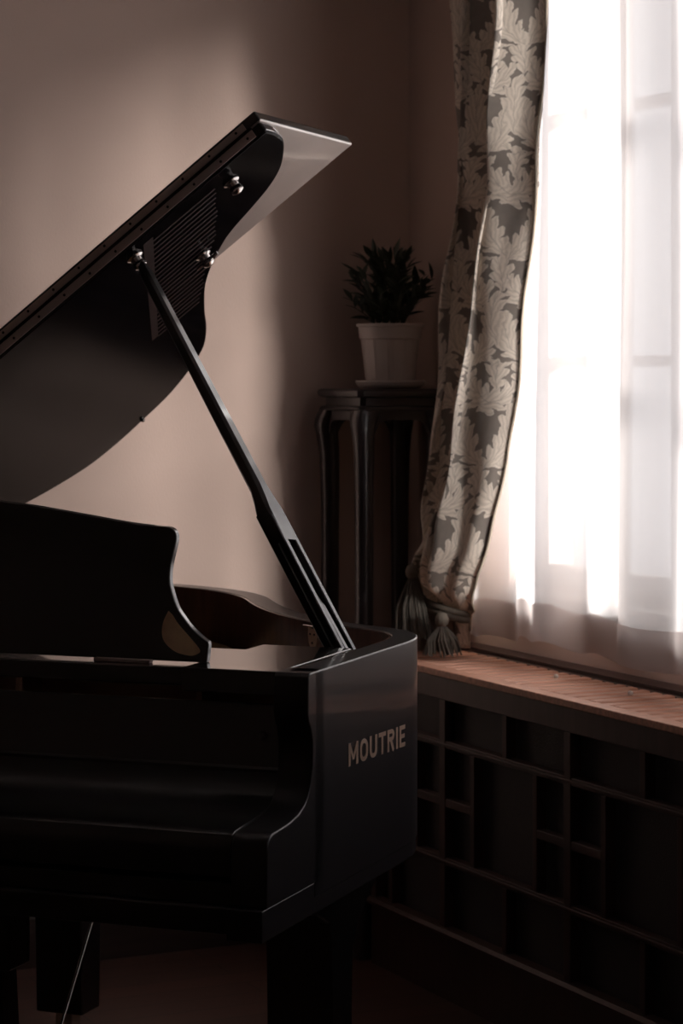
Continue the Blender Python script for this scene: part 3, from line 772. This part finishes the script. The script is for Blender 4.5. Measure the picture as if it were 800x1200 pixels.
# tieback with tassel
tie = room(empty('curtain_tieback')); tag(tie, 'braided cord tieback with a long fringed tassel round the drape', 'tieback')
pts = []
for k in range(13):
    a = -PI*.62 + PI*1.28*k/12
    pts.append((2.755-.050*math.cos(a), 5.062+.082*math.sin(a), .882+.012*math.sin(a)+.01*math.cos(a)))
for dz in (0, -.014): MB().tube([(p[0],p[1],p[2]+dz) for p in pts], .008, 8).build('cord', M_cord, tie, smooth=60)
MB().tube([pts[-1],(2.80,5.10,.95),(NW,5.12,.955)], .006, 8).build('cord', M_cord, tie, smooth=60)
def tassel(n, t, z, ln, r):
    ts = MB().lathe([(.004,0),(.012,-.004),(.017,-.016),(.015,-.028),(.009,-.034),(.012,-.038)], 16, (n,t,z)).build('tassel_head', M_cord, tie, smooth=50)
    sk = MB(); rr = random.Random(int(t*1000)+3)
    for k in range(60):
        a = rr.uniform(0, 2*PI); q = math.sqrt(rr.uniform(.15,1)); l2 = ln*rr.uniform(.86,1.0)
        p0_ = Vector((n+.009*q*math.cos(a), t+.009*q*math.sin(a), z-.034)); p1 = Vector((n+r*.8*q*math.cos(a), t+r*.8*q*math.sin(a), z-.034-l2*.5)); p2 = Vector((n+r*q*math.cos(a+.2), t+r*q*math.sin(a+.2), z-.034-l2))
        sk.tube([p0_, p1, p2], .0021, 4)
    tag(sk.build('tassel_fringe', M_tassel, tie), kind='stuff')
tassel(2.672, 5.085, .985, .150, .050)
tassel(2.690, 4.965, .878, .070, .050)
MB().tube([(2.72,5.12,.90),(2.69,5.10,.96),(2.672,5.085,.987)], .004, 8).build('cord', M_cord, tie, smooth=60)

# sheers
def sheer_fn(t0, t1, n0, seed, folds):
    r = random.Random(seed); ph = [r.uniform(0, 2*PI) for _ in range(8)]
    def f(u, z):
        t = t0+(t1-t0)*u
        dz = (ZT-z)
        n = n0
        for k, (fr_, am) in enumerate(folds):
            n += am*math.sin(fr_*(t+.018*dz*math.sin(2*t+ph[k]))+ph[k]+.22*dz*math.sin(fr_*.3*t+ph[k+1]))
        n += .010*math.sin(2.0*dz+3*t)*min(1, dz)
        return (min(n, 2.842), t + .012*math.sin(28*t+dz), z)
    return f
def make_sheer(label, t0, t1, n0, seed, folds, zb, mat):
    root = room(empty('sheer_curtain')); tag(root, label, 'curtain', 'sheer panels at the window')
    f = sheer_fn(t0, t1, n0, seed, folds); nu = int((t1-t0)*150)
    def bz(u): return zb + .010*math.sin(9*u+seed) + .006*math.sin(31*u)
    cloth('voile', lambda u, v: f(u, ZT + (bz(u)-ZT)*v), nu, 70, mat, root)
    def hem(u, v):
        p = f(u, bz(u)+.088*(1-v)); return (p[0]-.003, p[1], p[2])
    cloth('hem', hem, nu, 6, M_hem, root)
    return root
make_sheer('white sheer curtain panel hanging next to the leaf patterned drape', 4.27, 5.02, 2.806, 3, [(17,.022),(37,.010),(7,.012)], .826, M_sheer)
make_sheer('white sheer curtain panel overlapping in front at the picture right edge', 2.15, 4.31, 2.775, 9, [(21,.009),(41,.003),(9,.008)], .832, M_sheer2)
trk = room(empty('curtain_track')); tag(trk, 'plain metal curtain track above the window', 'curtain track')
MB().box(2.79,2.815,2.0,5.2,2.722,2.742).build('rail', M_track, trk); MB().box(2.68,2.70,2.0,5.2,2.722,2.742).build('rail', M_track, trk)
for t in (2.1,3.2,4.3,5.15): MB().box(2.68,NW,t-.01,t+.01,2.742,2.76).build('bracket', M_track, trk)

# set every thing's empty down at the base of the thing
bpy.context.view_layer.update()
for root in [o for o in list(C.objects) if o.parent is None and o.type == 'EMPTY']:
    inv = root.matrix_world.inverted(); pts = []
    for ob in root.children_recursive:
        if ob.type == 'MESH':
            m = inv @ ob.matrix_world; pts += [m @ Vector(c) for c in ob.bound_box]
    lo_ = Vector([min(p[i] for p in pts) for i in range(3)]); hi_ = Vector([max(p[i] for p in pts) for i in range(3)])
    off = Vector(((lo_.x+hi_.x)/2, (lo_.y+hi_.y)/2, lo_.z))
    for ch in root.children: ch.location = ch.location - off
    root.location = root.location + root.rotation_euler.to_matrix() @ off
bpy.context.view_layer.update()
